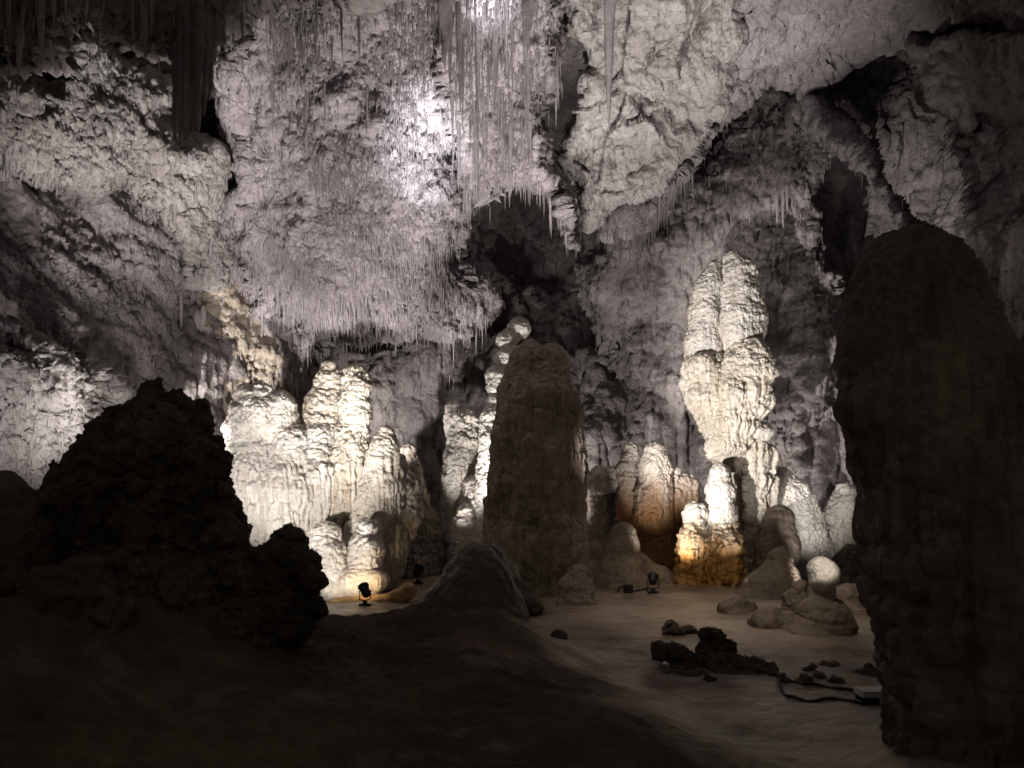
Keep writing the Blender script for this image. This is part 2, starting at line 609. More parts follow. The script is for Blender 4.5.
WALL_CTRL = [(-350, -300, 11), (0, -300, 12), (512, -300, 13), (1024, -300, 12), (1400, -300, 10),
             (-350, 100, 11), (0, 100, 16), (200, 100, 20), (400, 100, 25), (560, 100, 29), (700, 100, 28), (850, 100, 25), (1024, 100, 20), (1400, 100, 11),
             (-350, 350, 10), (0, 350, 13.5), (60, 260, 17), (120, 280, 20), (40, 420, 14.5), (120, 400, 18), (200, 350, 21), (300, 350, 26), (450, 350, 31), (520, 230, 38), (640, 350, 30), (780, 350, 27),
             (870, 85, 28.5), (925, 160, 26), (850, 215, 28.5), (800, 130, 26), (900, 350, 24), (1024, 350, 18), (1400, 350, 10),
             (-350, 640, 9), (0, 500, 13.5), (100, 500, 17), (200, 520, 20), (350, 580, 25), (520, 600, 29), (700, 600, 28), (850, 600, 25), (1024, 620, 16), (1400, 640, 9)]
wall, WV, WQ, wpx, wpy = relief('cave_wall', None, WALL_CTRL, M_WALL, step=2.0, bounds=(-350, 1400, -300, 650), seed=1,
                                big=0.55, bigf=0.3, pa=0.10, fa=0.26, fw=0.4, fstretch=8, hook=left_steps)
tag(wall, 'grey brown limestone cave wall behind the lit stalagmites', kind='structure')

# rock masses of the ceiling, each its own body
R = {}
R['pendant'] = relief('rock_pendant',
    [(190, -90), (520, -90), (505, 60), (490, 150), (478, 212), (482, 250), (496, 275), (500, 294), (490, 318), (468, 331), (440, 332), (420, 329), (392, 340),
     (365, 345), (338, 352), (326, 368), (300, 404), (290, 388), (279, 368), (268, 338), (244, 304), (216, 280), (222, 240), (204, 205), (216, 165), (230, 120), (208, 80), (222, 30)],
    [(200, -90, 14), (470, -90, 14.5), (330, 60, 16.5), (220, 150, 19), (490, 150, 19.4), (425, 155, 17.7), (320, 200, 18.5), (220, 300, 21), (480, 290, 21), (350, 330, 21), (300, 390, 21.5)],
    M_CEIL, step=1.35, ew=40, et=3.4, rag=10, drip=7, seed=3, big=0.6, bigf=0.5, pa=0.06, pc=0.2, fa=0.13, fw=0.13, fstretch=11)
tag(R['pendant'][0], 'huge pale grey hanging ceiling mass bristling with soda straws above the left white stalagmites', 'hanging rock')

R['under'] = relief('flowstone_wall',
    [(300, 330), (450, 322), (464, 340), (456, 375), (446, 415), (437, 450), (430, 490), (428, 560), (300, 570)],
    [(300, 330, 24), (460, 330, 25.5), (380, 440, 24.5), (300, 560, 24), (430, 560, 26)],
    M_WALL, step=1.6, ew=24, et=4, rag=5, drip=3, seed=5, big=0.5, fa=0.2, fw=0.35)
tag(R['under'][0], 'fluted dark grey flowstone wall directly under the hanging ceiling mass', 'flowstone')

R['curtain'] = relief('stalactite_curtain',
    [(425, -90), (560, -90), (556, 40), (549, 70), (546, 110), (549, 160), (560, 190), (580, 210), (579, 248), (566, 240), (552, 205), (545, 192), (528, 186), (505, 192), (485, 200), (470, 214), (461, 205), (440, 120), (430, 40)],
    [(425, -90, 13.5), (560, -90, 14), (490, 60, 16.5), (545, 100, 17.5), (500, 190, 18.6), (570, 240, 19.5), (455, 180, 18.4)],
    M_CEIL, step=1.3, ew=18, et=3.5, rag=3, drip=7, seed=7, big=0.35, bigf=0.6, pa=0.05, fa=0.17, fw=0.2, fstretch=14)
tag(R['curtain'][0], 'pale ribbed curtain of fused stalactites above the black hollow in the ceiling centre', 'stalactites')

R['block'] = relief('breakdown_rock',
    [(556, -90), (770, -90), (752, 20), (742, 80), (728, 112), (700, 150), (668, 186), (640, 203), (612, 212), (596, 226), (584, 223), (580, 205), (566, 182), (553, 160), (560, 148), (574, 112), (584, 66), (574, 44), (560, 40)],
    [(556, -90, 15), (770, -90, 15), (600, 60, 18.2), (700, 60, 18), (580, 150, 19.8), (650, 130, 19.2), (592, 222, 20.5), (720, 110, 19.6)],
    M_BLOCK, step=1.3, ew=16, et=3.5, rag=4, drip=1.5, seed=9, big=0.35, bigf=0.7, pa=0.02, fa=0.03, block=0.85, blockf=0.55)
tag(R['block'][0], 'bright blocky cream rock with dark pits and a pointed lower tip at the ceiling centre', 'rock')

R['slope'] = relief('ceiling_slope',
    [(640, -300), (1400, -300), (1400, 60), (1120, 66), (1024, 60), (960, 44), (900, 40), (850, 58), (812, 84), (770, 92), (742, 105), (725, 130), (706, 160), (690, 186), (668, 214), (640, 234), (606, 238), (600, 216), (640, 196), (690, 150), (722, 100), (735, 20)],
    [(640, -300, 12), (1400, -300, 9), (1400, 60, 12), (760, -60, 14.5), (760, 40, 18), (900, 0, 16), (900, 40, 19), (1024, 40, 16.5), (740, 100, 20.3), (680, 200, 21.8), (620, 230, 22.5)],
    M_CEIL, step=1.5, ew=20, et=4, rag=4, drip=3, seed=11, big=0.6, bigf=0.5, pa=0.06, pc=0.2, fa=0.10, fw=0.2, block=0.35, blockf=0.5)
tag(R['slope'][0], 'smooth pale ceiling slope falling diagonally from the upper right to the centre', 'ceiling rock')

R['drape'] = relief('flowstone_drapery',
    [(705, 165), (742, 102), (800, 84), (838, 100), (838, 140), (822, 165), (812, 200), (815, 245), (845, 280), (856, 420), (780, 450), (690, 430), (630, 390), (590, 330), (572, 262), (610, 225), (660, 210)],
    [(700, 165, 22.5), (800, 90, 22), (835, 320, 23.6), (840, 430, 23.4), (720, 340, 26.4), (720, 440, 26.2), (600, 320, 28.6), (760, 200, 23.6), (660, 240, 25)],
    M_WALL, step=1.6, ew=50, et=2.0, rag=5, drip=6, seed=13, big=0.55, bigf=0.5, pa=0.03, pc=0.13, fa=0.26, fw=0.2, fstretch=14)
tag(R['drape'][0], 'dim grey draped flowstone on the back wall above the tall white stalagmite', 'flowstone')

R['ridge'] = relief('rock_ridge',
    [(790, 78), (826, 88), (848, 118), (874, 150), (893, 190), (912, 222), (945, 232), (968, 250), (985, 292), (968, 284), (945, 258), (920, 246), (902, 243), (888, 212), (872, 184), (852, 160), (828, 152), (806, 128)],
    [(790, 78, 21.5), (850, 140, 20.5), (900, 225, 19), (980, 290, 17.5)],
    M_CEIL, step=1.3, ew=16, et=3, rag=3, drip=2.5, seed=15, big=0.25, bigf=0.8, pa=0.06, fa=0.10, fw=0.25)
tag(R['ridge'][0], 'pale diagonal rock rib running between the dark arches on the right', 'rock rib')

R['lobe'] = relief('rock_lobe',
    [(892, 30), (960, 20), (1080, 10), (1100, 150), (1040, 170), (1010, 150), (994, 124), (982, 118), (976, 142), (966, 162), (957, 146), (956, 118), (930, 108), (912, 88)],
    [(892, 30, 18.5), (1080, 10, 14), (1100, 150, 14.5), (965, 150, 18.5), (930, 70, 18)],
    M_WALL, step=1.5, ew=20, et=3.5, rag=4, drip=2, seed=17, big=0.45, bigf=0.6)
tag(R['lobe'][0], 'dim brown hanging rock lobe with a pointed tip at the upper right', 'hanging rock')

R['archpillar'] = relief('rock_rib',
    [(1006, 225), (1060, 190), (1090, 420), (1040, 420), (1012, 340), (1004, 280)],
    [(1006, 225, 15.5), (1090, 200, 13), (1060, 400, 13)], M_WALL, step=1.6, ew=16, et=3, seed=19, big=0.3)
tag(R['archpillar'][0], 'dim grey rock rib at the right edge beside the black column', 'rock rib')

# left wall ledges
R['ledge'] = relief('wall_ledge',
    [(-200, 70), (-20, 66), (52, 78), (66, 36), (100, 26), (140, 52), (172, 84), (184, 140), (240, 140), (250, 220), (240, 278), (214, 292), (188, 286), (178, 262), (158, 212), (110, 192), (50, 196), (0, 190), (-200, 210)],
    [(-200, 90, 10.5), (0, 100, 14), (90, 60, 16.2), (110, 150, 16.6), (190, 180, 18.6), (240, 150, 19.4), (250, 300, 22.5), (205, 320, 20), (-200, 200, 11.5), (10, 190, 15)],
    M_BLOCK, step=1.35, ew=22, et=3.2, rag=6, drip=4, seed=21, big=0.32, bigf=0.6, pa=0.04, pc=0.10, fa=0.24, fw=0.12, fstretch=10, block=0.16, blockf=0.8)
tag(R['ledge'][0], 'bright rough rock ledge high on the cave wall at the left', 'rock ledge')
R['shelf'] = relief('wall_shelf',
    [(-250, 310), (-20, 332), (20, 338), (60, 350), (100, 368), (120, 395), (104, 420), (96, 446), (62, 476), (40, 520), (-250, 560)],
    [(-250, 320, 9), (0, 340, 12), (100, 380, 14.5), (40, 450, 13.6), (-250, 540, 9.2)],
    M_BLOCK, step=1.35, ew=22, et=3, rag=6, drip=3, seed=23, big=0.45, bigf=0.7, pa=0.035, pc=0.10, fa=0.2, fw=0.11, fstretch=9, block=0.15, blockf=0.8)
tag(R['shelf'][0], 'lit sloping rock shelf low on the left behind the black foreground mound', 'rock ledge')
def bands(V, px, py):
    u = (V[:, 2] + 0.75 * V[:, 0]) * 1.5 + 1.3 * noise(V * 0.4, 221)
    return 0.16 * (1 - np.abs(noise(np.stack([u, V[:, 0] * 0.2, V[:, 1] * 0.2], 1), 222)) * 2.6)


R['recess'] = relief('streaked_wall',
    [(-250, 170), (40, 176), (110, 184), (160, 200), (184, 250), (190, 300), (186, 350), (200, 430), (180, 440), (120, 430), (100, 380), (40, 350), (-250, 330)],
    [(-250, 170, 11), (0, 190, 15.6), (0, 340, 13.2), (110, 250, 18.2), (160, 230, 19.4), (205, 340, 21.4), (110, 400, 17), (200, 430, 21)],
    M_CEIL, step=1.35, ew=14, et=1.6, rag=5, drip=3, seed=33, big=0.26, bigf=0.6, pa=0.045, pc=0.11, fa=0.18, fw=0.13, fstretch=8, hook=bands)
tag(R['recess'][0], 'dim streaked rock wall between the bright ledge and the lit shelf at the left', 'rock wall')
R['niche'] = relief('flowstone_niche',
    [(184, 290), (215, 268), (262, 300), (300, 340), (330, 372), (330, 420), (270, 430), (215, 440), (192, 410)],
    [(188, 296, 21), (300, 372, 23), (200, 400, 21.3), (250, 380, 22)],
    M_WARM, step=1.4, ew=14, et=2.5, rag=4, drip=3, seed=25, big=0.35, bigf=0.8, pa=0.08, fa=0.12, fw=0.2)
tag(R['niche'][0], 'brightly lit buff rock hollow above the leftmost white stalagmite', 'rock hollow')

# near, unlit ceiling at the upper left
R['near'] = relief('ceiling_overhang',
    [(-300, -300), (560, -300), (520, -30), (440, -4), (330, 8), (262, 6), (232, 26), (216, 22), (190, 40), (150, 62), (118, 40), (84, 22), (70, 34), (56, 62), (20, 66), (-300, 80)],
    [(-300, -300, 8), (560, -300, 9), (500, -20, 13), (240, 20, 13), (60, 60, 12), (-300, 70, 8.5)],
    M_WALL, step=1.6, ew=22, et=3, rag=4, drip=7, seed=27, big=0.35, bigf=0.6, fa=0.14, fw=0.22)
tag(R['near'][0], 'dark ceiling overhang along the top left edge', 'ceiling rock')
# ------------------------------------------------------------------ straws
def pick(key, n, cond=None):
    o, V, Q, px, py = R[key]
    w = np.ones(len(V)) if cond is None else cond(px, py, V).astype(float)
    w /= w.sum()
    i = RNG.choice(len(V), n, p=w)
    return V[i].astype(float)


SP, SL, SR = [], [], []
for key, n, lm, cond in (
        ('pendant', 13000, 0.14, lambda x, y, V: 0.15 + sst(60, 330, y) + 1.5 * (noise(V * 0.6, 90) > 0.05)),
        ('pendant', 420, 0.28, lambda x, y, V: (y > 290) + 0.03),
        ('curtain', 1500, 0.24, None),
        ('under', 900, 0.14, None),
        ('niche', 500, 0.16, None),
        ('slope', 1600, 0.10, lambda x, y, V: sst(90, 170, y) * 2 + 0.12),
        ('slope', 1100, 0.26, lambda x, y, V: ((y > 170) & (x < 740)) + 0.0),
        ('drape', 1500, 0.15, lambda x, y, V: sst(330, 220, y) + 0.1),
        ('ledge', 1500, 0.13, None), ('shelf', 700, 0.12, None), ('recess', 900, 0.12, None),
        ('near', 1100, 0.28, None), ('ridge', 220, 0.12, None)):
    p = pick(key, n, cond)
    SP.append(p)
    l = lm * np.exp(RNG.normal(0, 0.5, n))
    SL.append(l)
    SR.append(0.008 + 0.026 * np.sqrt(l) * RNG.uniform(0.5, 1.3, n))
V, Q = cones(np.concatenate(SP), np.concatenate(SL), np.concatenate(SR), 5, 0.03)
tag(link_mesh('soda_straws', V, Q, M_STRAW, origin=(0, 18, 9)), 'countless thin pale soda straws covering the ceiling masses', 'soda straws', kind='stuff')

PROTO = []
for s in range(7):
    V, Q = stalactite_mesh(1.0, 0.075 + 0.012 * (s % 4), 300 + s)
    me = link_mesh('stalactite', V, Q, M_STRAW, origin=(0, 0, 0))
    PROTO.append(me.data)
    bpy.data.objects.remove(me)


def stalactite(x, y, z, L, W, label, group=None, k=None, mat=None):
    o = bpy.data.objects.new('stalactite', PROTO[random.randrange(7) if k is None else k])
    COL.objects.link(o)
    o.location = (x, y, z)
    o.scale = (W, W, L)
    o.rotation_euler = (0, 0, random.uniform(0, 6.28))
    return tag(o, label, 'stalactite', group)


def edge_pts(key, n, cond):
    return pick(key, n, cond)


def zone(key, n, l0, l1, label, group, cond, w=1.0):
    for p in pick(key, n, cond):
        L = random.uniform(l0, l1)
        stalactite(p[0], p[1], p[2] + 0.1, L, w * random.uniform(0.6, 1.1) * (0.5 + 0.5 * L), label, group)


zone('pendant', 60, 0.4, 1.0, 'thin stalactite along the lower rim of the huge hanging ceiling mass', 'stalactites under the hanging mass',
     lambda x, y, V: (y > 285), 0.5)
zone('pendant', 30, 0.5, 1.2, 'thin stalactite high on the huge hanging ceiling mass', 'stalactites high on the hanging mass',
     lambda x, y, V: (y < 110) & (y > 0), 0.6)
zone('curtain', 45, 0.8, 2.0, 'long pale stalactite in the ribbed curtain at the ceiling centre', 'stalactites of the centre curtain',
     lambda x, y, V: (y > -30) & (y < 150), 0.55)
zone('curtain', 26, 0.5, 0.9, 'short stalactite fringing the black hollow at the ceiling centre', 'stalactites round the hollow',
     lambda x, y, V: (y > 165), 0.55)
zone('slope', 34, 0.5, 0.9, 'small stalactite in the shaggy fringe below the cream rock', 'stalactites below the cream rock',
     lambda x, y, V: (y > 190) & (x < 720), 0.5)
zone('drape', 22, 0.7, 1.6, 'grey stalactite on the dim draped back wall', 'stalactites on the back wall', lambda x, y, V: (y > 140) & (y < 280), 0.7)
zone('ledge', 16, 0.4, 0.9, 'small stalactite under the bright ledge on the left wall', 'stalactites under the bright ledge',
     lambda x, y, V: (y > 130), 0.8)
zone('near', 16, 0.6, 1.1, 'dark stalactite on the overhang along the top left edge', 'stalactites on the dark overhang', lambda x, y, V: (y > -20), 1.0)


ALLPX = np.concatenate([np.stack([wpx, wpy], 1)] + [np.stack([r[3], r[4]], 1) for r in R.values()])
ALLY = np.concatenate([WV[:, 1]] + [r[1][:, 1] for r in R.values()])


def rock_depth(px, py):
    d = np.abs(ALLPX - np.array([px, py])).max(1) < 4
    return float(ALLY[d].min())


def hero(px, y0, y1, Y, wpx, label):
    if y0 > 0:
        Y = min(rock_depth(px, y0), rock_depth(px, y0 + 8)) + 0.05
    x, yy, z = at(px, y0, Y)
    L = (y1 - y0) / F * Y
    stalactite(x, yy, z, L, wpx / F * Y / 2 / 0.09, label)


hero(609, -40, 130, 16.6, 17, 'longest stalactite, a pale thick spike in front of the cream rock')
hero(478, -30, 140, 15.6, 10, 'long pale stalactite left of the brightest icicle in the centre curtain')
hero(496, 40, 96, 15.8, 7, 'short very bright white icicle stalactite in the centre curtain')
hero(527, -20, 62, 15.0, 16, 'broad bright stalactite at the top edge in the ceiling centre')
hero(445, -20, 70, 14.8, 18, 'broad pale stalactite at the top edge above the bright ceiling spot')
hero(197, 318, 395, 20.3, 11, 'long thin pale stalactite left of the lit buff hollow')
hero(181, 300, 362, 19.6, 5, 'very thin straw stalactite on the left wall beside the lit buff hollow')
hero(203, 312, 376, 20.6, 7, 'second pale stalactite hanging inside the lit buff hollow')
hero(651, 415, 447, 24.6, 9, 'small bright stalactite above the orange stalagmites')

# ================================================================== FLOOR
def mound_mask(x, y):
    x0 = 0.0 + (11.5 - y) * 0.28
    return sst(x0 + 1.5, x0 - 1.6, x) * sst(13.5, 10.2, y)


def floor_z(x, y):
    q = np.stack([x, y, np.zeros_like(x)], 1).astype(f32)
    z = 0.10 * sst(18, 21, y) + 0.25 * sst(24, 30, y)
    m = mound_mask(x, y)
    z = z + 0.60 * m
    r = np.sqrt((x + 0.56) ** 2 + ((y - 11.0) * 0.9) ** 2)
    z = z + 0.74 * np.exp(-(r / 0.95) ** 1.4)
    z = z + 1.0 * sst(-1.2, -5.0, x) * sst(12.5, 8.0, y)
    z = z + 0.5 * sst(2.5, 5, x) * sst(9, 6, y)
    z = z + 0.10 * fbm(q * 0.45, 3, 400) + 0.022 * fbm(q * np.array([0.9, 1.1, 1]), 5, 410)
    z = z + 0.13 * m * fbm(q * 1.1, 6, 420, 0.6) + 0.05 * m * np.abs(fbm(q * 3.0, 4, 428, 0.6)) + 0.3 * sst(-1.5, -4, x) * sst(11, 8, y) * fbm(q * 1.1, 5, 425, 0.55)
    # small rimstone ripples on the far floor
    z = z + (1 - m) * 0.012 * (1 - np.abs(noise(q * np.array([1.1, 2.2, 1]), 430)) * 3)
    return z


ys = 1.0 * (36 / 1.0) ** np.linspace(0, 1, 620)
ts = np.linspace(-1.35, 1.35, 760)
gy, gt = np.meshgrid(ys, ts, indexing='ij')
gx = gt * (gy + 1.5)
z = floor_z(gx.ravel(), gy.ravel())
V = np.stack([gx.ravel(), gy.ravel(), z], 1)
i = np.arange(V.shape[0]).reshape(620, 760)
Q = np.stack([i[:-1, :-1], i[:-1, 1:], i[1:, 1:], i[1:, :-1]], -1).reshape(-1, 4)
fore_shade_v = np.clip(mound_mask(V[:, 0] - 0.35, V[:, 1] - 0.3) * 1.15 + 0.75 * fbm(V.astype(f32) * 0.8, 6, 440, 0.65), 0, 1)  # mask of the shade painted onto the foreground floor
fore_shade = fore_shade_v[Q].mean(1) > 0.5
for part, nm, lab in ((~fore_shade, 'cave_floor', 'uneven brown flowstone cave floor'), (fore_shade, 'shaded_ground', 'foreground ground darkened by shade painted into its colour')):
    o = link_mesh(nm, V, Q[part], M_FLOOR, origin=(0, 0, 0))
    o.data.attributes.new('fore_shade', 'FLOAT', 'POINT').data.foreach_set('value', fore_shade_v.astype(f32))
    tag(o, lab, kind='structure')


def gz(x, y):
    return float(floor_z(np.array([x], f32), np.array([y], f32))[0])


# ================================================================== FORMATIONS
def ch(Y, *pts):
    """chain of (px, py, rpx[, dY]) at depth Y -> metres"""
    out = []
    for p in pts:
        y = Y + (p[3] if len(p) > 3 else 0)
        out.append((*at(p[0], p[1], y), p[2] / F * y))
    return out


def body(name, chains, mat, parent=None, h=0.025, k=0.09, lump=0.07, lumpf=1.5, seed=0, **dk):
    V, Q = sdf_mesh(chains, h, k, lump=lump, lumpf=lumpf, seed=seed)
    V = drape(V, Q, seed=seed, **dk)
    return link_mesh(name, V, Q, mat, parent)


def form(name, label, cat, chains, mat, group=None, **kw):
    return tag(body(name, chains, mat, **kw), label, cat, group)


def zpx(py, Y):
    return CZ + (H0 - py) / F * Y


G_L = 'white stalagmites lit on the left'
# -- left white group
Y = 19.6
e = empty('stalagmite', at(270, 560, Y), 'widest white stalagmite, knobbly top over long drip flutes, leftmost of the lit ones', 'stalagmite', G_L)
body('knob', [ch(Y, (262, 396, 13), (258, 412, 24), (252, 430, 24)), ch(Y, (276, 410, 16), (274, 428, 20)), ch(Y, (238, 428, 11))], M_WHITE, e, seed=41, pa=0.055, pc=0.12, lump=0.11, zs=1.0)
body('fluted_body', [ch(Y, (255, 455, 26), (256, 490, 32), (258, 530, 28), (262, 560, 24)), ch(Y, (292, 446, 20), (290, 490, 34), (288, 540, 30)),
                     ch(Y, (318, 440, 16, 0.2), (318, 480, 30, 0.2), (316, 540, 26, 0.2)), ch(Y, (236, 480, 12), (238, 515, 14))],
     M_WHITE, e, seed=42, zsplit=zpx(452, Y), pa=0.05, pc=0.12, fa=0.10, fw=0.15, h=0.024)
Y = 20.2
e = empty('stalagmite', at(332, 540, Y), 'white twin pointed stalagmite rising behind the widest one', 'stalagmite', G_L)
body('spire', [ch(Y, (330, 371, 5), (329, 386, 11), (325, 410, 18), (323, 440, 22), (330, 480, 28), (332, 540, 30))], M_CREAM, e, seed=43, zsplit=zpx(460, Y), pa=0.055, pc=0.12, lump=0.09, fa=0.09)
body('side_spire', [ch(Y - 0.4, (356, 374, 7), (357, 388, 11), (355, 402, 12), (357, 418, 12), (352, 436, 14), (348, 470, 20), (342, 520, 22))], M_CREAM, e, seed=44, zsplit=zpx(465, Y), pa=0.05, pc=0.12, lump=0.09, fa=0.09)
Y = 19.4
e = empty('stalagmite', at(385, 570, Y), 'cream pointed stalagmite at the right end of the left white group', 'stalagmite', G_L)
body('spire', [ch(Y, (386, 434, 4), (385, 446, 9), (384, 460, 13), (382, 490, 19), (376, 530, 25), (372, 570, 26))], M_CREAM, e, seed=45, zsplit=zpx(456, Y), pa=0.05, pc=0.11, fa=0.07, lump=0.05)
body('shaggy_flank', [ch(Y + 0.3, (398, 462, 7), (402, 490, 13), (402, 520, 13), (398, 545, 10))], M_CREAM, e, seed=46, pa=0.09, pc=0.15, lump=0.08)
form('stalagmite', 'small white domed stalagmite at the foot of the left group, left of its twin', 'stalagmite', [ch(18.2, (326, 536, 12), (324, 556, 22), (328, 580, 24))], M_WHITE, 'small white domes', seed=47, pa=0.06, pc=0.15, lump=0.06)
form('stalagmite', 'small white domed stalagmite touching the orange ground, right of its twin', 'stalagmite', [ch(18.2, (368, 530, 9), (367, 550, 16), (364, 575, 18))], M_WHITE, 'small white domes', seed=48, pa=0.06, pc=0.15, lump=0.06)
form('flowstone_lip', 'smooth cream flowstone lip under the two small white domes', 'flowstone', [ch(17.8, (336, 588, 15), (356, 584, 16), (376, 582, 11))], M_CREAM, seed=49, pa=0.025, pc=0.2, fa=0.02)
form('ochre_glow_apron', 'low ochre apron with lamp glow in its colour, round the floor spotlight at the left', 'flowstone', [ch(17.3, (335, 606, 7), (365, 606, 9), (395, 600, 8), (408, 592, 6))], M_OCHRE_GLOW, seed=149, pa=0.015, fa=0, lump=0.04)  # added apron: ochre mineral with the lamp's orange glow in its colour
form('stalagmite', 'dim grey rounded stalagmite between the left white group and the white column', 'stalagmite', [ch(22.6, (427, 516, 8), (425, 540, 14), (424, 575, 17))], M_GREY, seed=50, pa=0.05)
form('stalagmite', 'small grey knob behind the cream pointed stalagmite', 'stalagmite', [ch(22.5, (409, 452, 5), (410, 470, 10), (412, 520, 18), (412, 570, 24))], M_GREY, seed=51, pa=0.05)

# -- dark drapery at the upper left
Y = 12.6
form('ribbed_drapery', 'dark ribbed drapery of fused strands before the bright ledge at the upper left', 'drapery',
     [ch(Y + dy, (px, -12, r * 1.3), (px + 0.5, 40, r), (px - 1, y1 - 22, r * 0.72), (px - 1, y1, 0.8))
      for px, y1, r, dy in ((176, 139, 3.6, 0), (182, 146, 3.4, -0.12), (188, 141, 3.8, -0.18), (194, 137, 3.4, -0.12), (199, 132, 3.6, -0.2), (205, 116, 3.6, -0.08), (210, 98, 3.8, 0.05), (215, 62, 4.2, 0.1), (171, 60, 4.0, 0.1), (220, 40, 4, 0.2))],
     M_CEIL, seed=170, h=0.016, k=0.03, lump=0.012, lumpf=3, pa=0.008, pc=0.06, fa=0.012, fw=0.06, low=0.02)

# -- centre
Y = 23.5
e = empty('stalagmite', at(462, 560, Y), 'white club shaped stalagmite left of the dark stalagmite', 'stalagmite')
body('club', [ch(Y, (455, 411, 6), (462, 424, 14), (465, 440, 15), (460, 458, 13), (457, 480, 12), (457, 520, 13), (456, 560, 14))], M_WHITE, e, seed=52, zsplit=zpx(458, Y), pa=0.06, pc=0.18, lump=0.06)
body('side_lobe', [ch(Y - 0.5, (473, 484, 8), (474, 505, 12), (472, 540, 14))], M_WHITE, e, seed=53, pa=0.05, pc=0.16)
body('front_lobe', [ch(Y - 0.9, (466, 512, 8), (467, 528, 12), (466, 560, 14))], M_WHITE, e, seed=54, pa=0.05, pc=0.16)
Y = 22.6
form('stalagmite_column', 'slender beaded white column leaning behind the dark stalagmite', 'stalagmite',
     [ch(Y, (520, 328, 10)), ch(Y, (520, 330, 7), (506, 342, 8)), ch(Y, (505, 343, 8)), ch(Y, (506, 360, 11)), ch(Y, (500, 378, 12), (498, 388, 10)), ch(Y, (497, 402, 9)),
      ch(Y, (497, 404, 7), (492, 417, 10), (490, 440, 10), (488, 462, 9), (486, 500, 10), (486, 560, 16)), ch(Y, (512, 356, 10), (506, 400, 11), (500, 450, 12), (497, 560, 18))],
     M_WHITE, seed=55, pa=0.045, pc=0.17, k=0.05, lump=0.03, fa=0.04)
Y = 19.6
form('stalagmite', 'massive unlit brown grey stalagmite in the centre, before the beaded column', 'stalagmite',
     [ch(Y, (530, 350, 9), (530, 368, 22), (536, 400, 34), (536, 450, 38), (534, 500, 42), (534, 545, 46), (540, 585, 40)), ch(Y, (552, 362, 14), (553, 400, 22), (552, 480, 26), (556, 560, 26))],
     M_WARM, seed=56, zsplit=zpx(400, Y), pa=0.04, pc=0.12, fa=0.11, fw=0.2, lump=0.10, lumpf=1.1)
form('stalagmite', 'narrow pale rough stalagmite edge showing right of the dark central stalagmite', 'stalagmite', [ch(21.2, (566, 445, 5), (568, 480, 10), (568, 530, 14), (566, 580, 18))], M_CREAM, seed=57, pa=0.06, pc=0.15)
form('rock_shelf', 'small bluish lit rock overhang right of the dark central stalagmite', 'rock', [ch(23.5, (594, 486, 3), (602, 488, 5), (612, 485, 4), (619, 478, 3), (608, 476, 5), (598, 478, 5))], M_WHITE, seed=58, pa=0.1, pc=0.14, lump=0.12, h=0.024)
form('rock_pillar', 'dim brown rock pillar under the bluish lit overhang', 'rock', [ch(24.2, (606, 500, 15), (606, 540, 18), (604, 590, 22))], M_GREY, seed=59)

# -- orange group
Y = 22.8
G_O = 'orange stained stalagmites'
form('stalagmite', 'middle orange stalagmite with a pale pointed crown, broadest of its row', 'stalagmite', [ch(Y, (654, 452, 7), (654, 470, 14), (654, 495, 16), (654, 530, 18), (654, 585, 22))], M_ORANGE, G_O, seed=60, zsplit=zpx(485, Y), pa=0.05, pc=0.15, fa=0.05)
form('stalagmite', 'slim orange stalagmite at the left end of its row', 'stalagmite', [ch(Y + 0.5, (631, 450, 5), (630, 470, 9), (630, 500, 11), (630, 585, 16))], M_ORANGE, G_O, seed=61, zsplit=zpx(485, Y), pa=0.06, pc=0.15, fa=0.05)
form('stalagmite', 'low pale topped orange stalagmite at the right end of its row', 'stalagmite', [ch(Y + 0.3, (672, 474, 5), (674, 500, 10), (676, 585, 14)), ch(Y + 0.3, (685, 486, 9), (684, 520, 11), (682, 585, 14))], M_ORANGE, G_O, seed=62, zsplit=zpx(490, Y), pa=0.07, pc=0.15, fa=0.05)

# -- tall white group
Y = 22.0
e = empty('stalagmite', at(732, 560, Y), 'tallest white stalagmite, bulging shoulders tapering to a narrow shadowed foot', 'stalagmite')
body('crown', [ch(Y, (731, 262, 7), (736, 275, 15), (738, 300, 19), (739, 322, 23), (738, 338, 24))], M_WHITE, e, seed=63, pa=0.05, pc=0.13, lump=0.06, zs=1.15)
body('side_lobe', [ch(Y, (714, 268, 6), (710, 288, 12), (708, 315, 15), (705, 345, 16), (703, 365, 14))], M_WHITE, e, seed=64, pa=0.045, pc=0.13, lump=0.05, zs=1.15)
body('shoulder', [ch(Y - 0.45, (748, 364, 22), (745, 376, 26), (738, 400, 27), (732, 425, 22), (728, 447, 18)), ch(Y - 0.2, (705, 372, 19), (712, 395, 22), (722, 430, 17), (728, 455, 14)), ch(Y, (698, 385, 13))],
     M_CREAM, e, seed=65, zsplit=zpx(378, Y), zsoft=0.35, pa=0.05, pc=0.13, fa=0.10, fw=0.13, lump=0.08)
body('side_knob', [ch(Y - 0.7, (757, 434, 8), (763, 433, 7))], M_WHITE, e, seed=66, pa=0.03)
body('foot', [ch(Y + 1.0, (730, 440, 14), (733, 480, 12), (733, 520, 12), (733, 590, 16))], M_CREAM, e, seed=67, fa=0.07, zsplit=9)
body('drip_curtain', [ch(Y - 0.4, (752, 448, 9), (757, 480, 8), (757, 520, 7), (756, 585, 9)), ch(Y - 0.3, (764, 452, 6), (766, 480, 8), (766, 520, 8), (766, 585, 10))], M_CREAM, e, seed=68, zsplit=9, fa=0.09, fw=0.12, pa=0.05)
Y = 20.6
e = empty('stalagmite', at(718, 590, Y), 'short bright white stalagmite on an orange dripping skirt before the tallest one', 'stalagmite')
